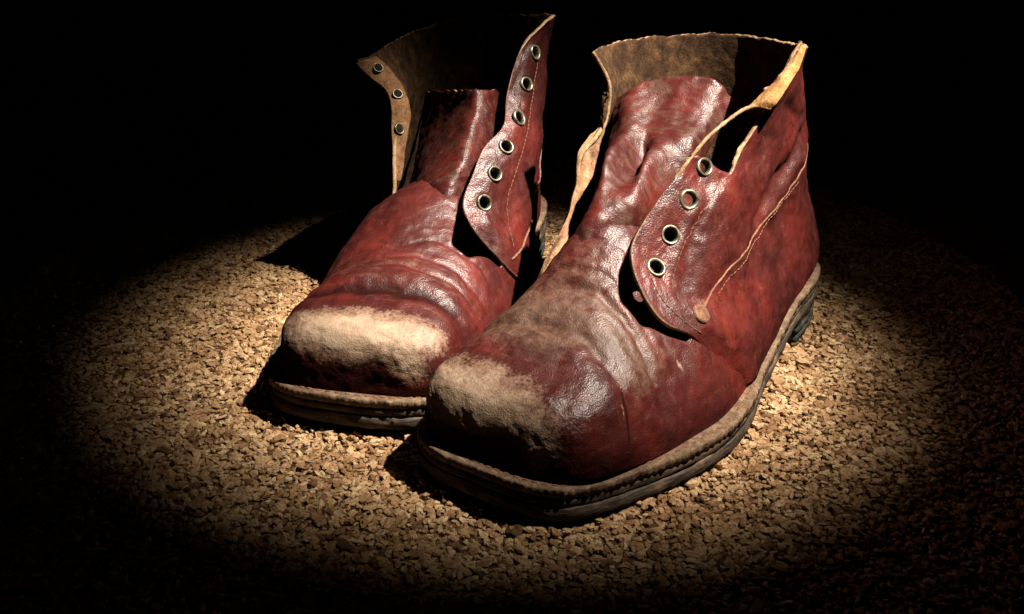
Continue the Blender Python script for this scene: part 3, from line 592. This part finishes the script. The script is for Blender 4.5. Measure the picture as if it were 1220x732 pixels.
B_COLS = [
 [(14.6,4.7,1.7),(15.5,4.75,3.1),(16.6,4.25,4.3),(17.0,2.95,5.95),(16.8,2.2,6.9),(16.3,2.0,7.6),(15.2,2.25,8.6),(13.8,2.5,9.45),(12.2,3.2,10.2),(10.6,3.1,11.3),(8.6,3.4,13.1),(6.5,4.6,14.55)],
 [(13.8,4.8,1.7),(14.8,4.9,3.0),(15.9,4.55,4.2),(16.4,3.9,5.4),(16.3,3.2,6.6),(15.8,2.95,7.3),(14.7,3.2,8.4),(13.1,3.5,9.3),(11.3,3.85,10.3),(9.6,3.85,11.4),(7.9,4.0,13.0),(5.8,4.7,14.5)],
 [(13.0,4.8,1.7),(13.8,4.95,3.0),(14.8,4.8,4.0),(15.2,4.4,5.0),(15.0,3.95,6.1),(14.4,3.8,7.1),(13.3,3.95,8.1),(12.0,4.1,9.0),(10.3,4.2,10.1),(8.7,4.15,11.3),(7.1,4.25,12.9),(5.2,4.75,14.4)],
 [(11.0,4.4,1.7),(11.6,4.7,3.0),(12.4,4.8,4.0),(12.9,4.75,5.0),(12.8,4.65,6.0),(12.3,4.6,7.0),(11.2,4.6,8.0),(10.0,4.6,9.0),(8.7,4.55,10.1),(7.4,4.5,11.3),(6.0,4.5,12.9),(4.4,4.6,14.3)],
 [(7.5,4.0,2.0),(7.8,4.2,3.1),(8.2,4.3,4.2),(8.4,4.35,5.2),(8.2,4.4,6.2),(7.8,4.4,7.2),(7.2,4.4,8.2),(6.5,4.35,9.2),(5.9,4.3,10.2),(5.3,4.2,11.3),(4.5,4.1,12.8),(3.2,4.0,14.1)],
 [(4,3.7,2.6),(4,3.9,3.6),(4,3.8,4.6),(4,3.7,5.6),(3.9,3.6,6.6),(3.7,3.5,7.5),(3.5,3.4,8.4),(3.3,3.3,9.3),(3.1,3.2,10.2),(3,3.1,11.2),(2.6,3.0,12.6),(2.0,2.7,13.9)],
 [(1.2,2.6,2.7),(0.9,2.8,3.6),(0.9,2.7,4.6),(1.0,2.5,5.6),(1.1,2.3,6.6),(1.2,2.2,7.5),(1.3,2.1,8.4),(1.3,2.0,9.3),(1.3,1.9,10.2),(1.3,1.8,11.2),(1.2,1.6,12.5),(1.0,1.4,13.75)],
 [(-0.1,0.3,2.7),(-0.4,0.3,3.6),(-0.5,0.3,4.6),(-0.3,0.3,5.6),(-0.1,0.3,6.6),(0.1,0.3,7.5),(0.2,0.3,8.4),(0.3,0.2,9.3),(0.3,0.1,10.2),(0.3,0.1,11.2),(0.3,0.0,12.5),(0.5,0.0,13.65)],
 [(1.2,-2.3,2.7),(0.9,-2.5,3.6),(0.9,-2.5,4.6),(1.0,-2.4,5.6),(1.2,-2.3,6.6),(1.3,-2.2,7.5),(1.3,-2.2,8.4),(1.3,-2.1,9.3),(1.3,-2.1,10.2),(1.3,-2.1,11.2),(1.3,-2.0,12.4),(1.5,-1.9,13.5)],
 [(4,-3.3,2.6),(4,-3.5,3.6),(4,-3.5,4.6),(4.1,-3.4,5.6),(4.1,-3.2,6.6),(4,-3.1,7.5),(3.9,-3.0,8.4),(3.9,-3.0,9.3),(3.9,-3.0,10.2),(3.9,-3.0,11.2),(4,-3.1,12.2),(4.2,-3.2,13.3)],
 [(8,-4.0,1.9),(8.2,-4.2,3.0),(8.5,-4.1,4.1),(8.6,-3.9,5.1),(8.4,-3.6,6.1),(8.1,-3.4,7.1),(7.8,-3.3,8.1),(7.4,-3.3,9.1),(7.1,-3.2,10.1),(6.9,-3.3,11.1),(6.9,-3.5,12.1),(7.1,-3.9,13.1)],
 [(11.5,-4.8,1.7),(11.8,-4.9,2.9),(12.1,-4.6,4.1),(12.2,-4.1,5.0),(12,-3.6,5.8),(11.5,-3.3,6.8),(10.9,-3.1,7.8),(10.2,-3.0,8.9),(9.5,-2.8,9.8),(8.9,-2.9,10.8),(8.7,-3.4,11.8),(8.7,-4.2,12.9)],
 [(14.2,-5.0,1.7),(14.6,-4.9,2.9),(14.7,-4.1,4.1),(14.5,-3.2,5.0),(14.4,-2.6,5.7),(13.9,-2.3,6.7),(13.2,-2.4,7.7),(12.3,-2.6,8.8),(11.4,-2.8,9.7),(10.6,-3.2,10.7),(10.5,-3.8,11.8),(10.3,-4.95,12.6)]]
B_EY = [((15.85,2.94,7.35),1), ((14.7,3.2,8.45),1), ((13.1,3.5,9.35),1), ((11.3,3.85,10.3),1), ((9.4,3.85,11.6),1), ((7.8,4.0,13.0),1)]
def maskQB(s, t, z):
    m = maskQ(s, t, z); m['dark'] = m['dark']+0.12+0.30*sm(8.5, 12, z); return m  # upper shaft of the far boot: shade painted in, growing with height
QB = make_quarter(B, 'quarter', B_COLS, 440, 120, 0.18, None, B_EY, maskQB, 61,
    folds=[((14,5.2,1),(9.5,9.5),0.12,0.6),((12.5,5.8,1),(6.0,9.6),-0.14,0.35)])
for c, n in QB.places: make_eyelet(B, c, n)
P = on_surface(QB, [(16.2,4.3,4.6),(14.6,4.7,4.8),(12.5,4.7,5.6),(9,4.4,6.6),(5,3.7,7.6)], 70, 0.03); tube('seam_piping', P, 0.06, M_SEAM, B, 8, 0.3, 14, 0.6)
stitch_row(B, QB, [(15.7,4.3,4.9),(15.1,3.95,6.0),(14.3,3.8,7.2),(13.0,4.0,8.3),(11.2,4.1,9.5),(9.3,4.1,10.9),(7.2,4.2,12.9)])
B_TONGUE = [
 [(13.0,-2.2,5.2),(15.0,-1.0,6.4),(16.0,0.6,7.1),(15.9,1.4,6.9),(15.0,2.2,6.0)],
 [(12.0,-2.1,6.0),(14.0,-0.9,7.2),(15.1,0.8,8.1),(14.9,1.6,7.8),(14.0,2.2,6.9)],
 [(10.0,-2.3,6.6),(12.4,-0.9,7.9),(14.2,1.1,8.8),(14.1,1.9,8.5),(13.0,2.4,7.6)],
 [(7.5,-2.6,7.5),(9.8,-1.0,8.7),(12.6,1.1,9.75),(12.4,2.0,9.6),(11.2,2.6,8.8)],
 [(5.5,-2.8,8.7),(8.0,-1.2,9.6),(11.2,1.1,10.6),(11.1,2.04,10.6),(9.4,2.6,9.85)],
 [(4.5,-2.8,9.8),(7.0,-1.2,10.5),(10.3,1.05,11.45),(10.2,1.95,11.5),(8.3,2.43,10.9)]]
def maskTB(s, t, z): return {'wear': 0*s-0.4, 'dust': 0.3+0*s, 'dark': 0.55+0*s}
TB = patch(B, 'tongue', B_TONGUE, [M_LEATHER, M_LINING, M_RAW], 110, 70, 0.16, 71, 0.06, maskTB, 0.12, (1, 0, 1))

FO = [(10.5,-4.95,12.6),(10.7,-4.2,12.02),(10.8,-3.25,11.29),(11.35,-2.87,10.46),(11.75,-2.8,9.59),(12.45,-2.55,8.55),(13.3,-2.35,7.27)]
FI = [(10.0,-3.98,12.92),(10.0,-3.12,12.12),(10.2,-2.46,11.27),(10.6,-2.08,10.32),(11.1,-2.07,9.33),(11.9,-2.13,8.2),(12.8,-2.11,7.12)]
MD = [tuple((np.array(a)+np.array(b))/2+np.array((0.15,0,0.05))) for a, b in zip(FO, FI)]
SB = patch(B, 'inner_facing', [FO, MD, FI], [M_FLESH, M_LINING, M_RAW], 24, 90, 0.14, 23, 0.06, maskQ, 0.0, (1, 0.4, 0.3))
for p in [(10.4,-3.8,12.4),(10.75,-2.7,11.15),(11.55,-2.45,9.55)]:
    k = int(np.argmin(np.linalg.norm(SB.G.reshape(-1,3)-np.array(p), axis=1))); c = SB.G.reshape(-1,3)[k]; n_ = SB.N.reshape(-1,3)[k]
    if n_[0] < 0: n_ = -n_
    e = make_eyelet(B, c, n_, 0.30, 0.19, 0.1); disc(e, 'eyelet_shade_disc', c, n_, [(0.2, 0.02), (0.19, 0.035)], M_DARK)  # black disc over the uncut facing paints the dark of a hole
# =================================================================== FLOOR of pressed cork crumbs
def floor():
    me_mat = grain_mat()
    n = 160; xs = np.linspace(-0.9, 0.9, n); G = np.array([[(x, y+0.15, -0.0020) for y in np.linspace(-0.7, 0.9, n)] for x in xs])
    o = new_obj('cork_ground', G.reshape(-1, 3), grid_faces(n, n), [base_mat()]); o['kind'] = 'structure'
    # a crumb: icosphere, squashed and knocked about
    bm = bmesh.new(); bmesh.ops.create_icosphere(bm, subdivisions=2, radius=1.0); bv = np.array([v.co[:] for v in bm.verts]); bf = np.array([[v.index for v in f.verts] for f in bm.faces]); bm.free()
    bm = bmesh.new(); bmesh.ops.create_icosphere(bm, subdivisions=1, radius=1.0); cv = np.array([v.co[:] for v in bm.verts]); cf = np.array([[v.index for v in f.verts] for f in bm.faces]); bm.free()
    rs = np.random.RandomState(5)
    step = 0.0025; X, Y = np.meshgrid(np.arange(-0.30, 0.30, step), np.arange(-0.285, 0.36, step))
    pts = np.column_stack([X.ravel(), Y.ravel()])+rs.uniform(-0.5, 0.5, (X.size, 2))*step*0.95
    rr = (pts[:, 0]/0.215)**2+((pts[:, 1]-0.005)/0.235)**2; far = pts[(rr >= 1) & (rr < 1.75)]; pts = pts[rr < 1]
    def build(pts, bv, bf, nvar, lift=None):
        var = []
        for k in range(nvar):
            v = bv.copy(); off = rs.rand(3)*50
            d = np.array([noise.fractal(Vector(p*1.1+off), 0.8, 2, 2) for p in v]); v = v*(1+0.75*d)[:, None]
            v[:, 2] = np.where(v[:, 2] > 0.55, 0.55+(v[:, 2]-0.55)*0.5, v[:, 2]); var.append(v)
        var = np.array(var); N = len(pts); idx = rs.randint(0, nvar, N)
        V = var[idx]
        sc = np.exp(rs.normal(0, 0.30, N))*0.00132; asp = rs.uniform(0.65, 1.7, N)
        V = V*np.stack([sc*asp, sc/np.sqrt(asp), sc*0.7], -1)[:, None]
        a = rs.uniform(0, 2*math.pi, N); tl = rs.normal(0, 0.35, N)
        ct, stt = np.cos(tl)[:, None], np.sin(tl)[:, None]
        y = V[..., 1]*ct-V[..., 2]*stt; z = V[..., 1]*stt+V[..., 2]*ct; x = V[..., 0]
        ca, sa = np.cos(a)[:, None], np.sin(a)[:, None]
        V = np.stack([x*ca-y*sa, x*sa+y*ca, z], -1)
        h = np.array([noise.noise(Vector((p[0]*90, p[1]*90, 0))) for p in pts])
        V += np.column_stack([pts, -0.0015+0.0004*rs.randn(N)+0.0006*h])[:, None]
        if lift is None: V[..., 2] = np.minimum(V[..., 2], 0.0003+0.0004*rs.rand(N)[:, None]**2)
        else: V[..., 2] += lift[:, None]
        F = bf[None]+(np.arange(N)*len(bv))[:, None, None]
        h2 = np.array([noise.fractal(Vector((p[0]*25, p[1]*25, 4)), 0.8, 2, 3) for p in pts]); tint = np.clip(rs.normal(0.50, 0.20, N)+0.15*h+0.22*h2, 0, 1)
        return V.reshape(-1, 3), F.reshape(-1, 3), np.repeat(tint, len(bv))
    V1, F1, T1 = build(pts, bv, bf, 40); V2, F2, T2 = build(far, cv, cf, 30)
    # crumbs shoved up against the soles
    ex = []; lf = []
    for root, loop in ((A, loopA), (B, loopB)):
        lp = offset_loop(loop, -0.02); M = root.matrix_basis
        for _ in range(520):
            k = rs.randint(len(lp))
            c = lp[k]; ctr = np.array([np.clip(c[0], 4, 21), 0.2]); dv = c-ctr; dv /= np.linalg.norm(dv)
            q = c+dv*rs.uniform(-0.15, 0.35); w = M @ Vector((q[1]*CM, -q[0]*CM, 0)); ex.append((w.x, w.y)); lf.append(0.0006+0.0016*rs.rand()**1.5)
    for _ in range(260):
        a_ = rs.uniform(0, 2*math.pi); r_ = rs.uniform(0, 0.2)**0.8; ex.append((0.02+r_*math.cos(a_), -0.03+r_*math.sin(a_))); lf.append(0.0014+0.0004*rs.rand())
    V3, F3, T3 = build(np.array(ex), bv, bf, 20, np.array(lf)); V2 = np.concatenate([V2, V3]); F2 = np.concatenate([F2, F3+len(V2)-len(V3)]); T2 = np.concatenate([T2, T3])
    F2 = F2+len(V1); V1 = np.concatenate([V1, V2]); F1 = np.concatenate([F1, F2]); T1 = np.concatenate([T1, T2])
    def emit(name, V, F, T, mat):
        me = bpy.data.meshes.new(name); me.vertices.add(len(V)); me.vertices.foreach_set('co', V.ravel().astype(np.float32))
        me.loops.add(len(F)*3); me.loops.foreach_set('vertex_index', F.ravel().astype(np.int32)); me.polygons.add(len(F)); me.polygons.foreach_set('loop_start', np.arange(len(F), dtype=np.int32)*3)
        me.update(calc_edges=True); me.polygons.foreach_set('use_smooth', np.zeros(len(F), bool)); me.materials.append(mat)
        o = bpy.data.objects.new(name, me); COL.objects.link(o); set_attr(o, 'tint', T); o['kind'] = 'stuff'; o['label'] = 'coarse tan cork crumbs covering the ground around the boots'; o['category'] = 'ground cover'
        return o
    emit('cork_crumbs', V1, F1, T1, me_mat)
floor()
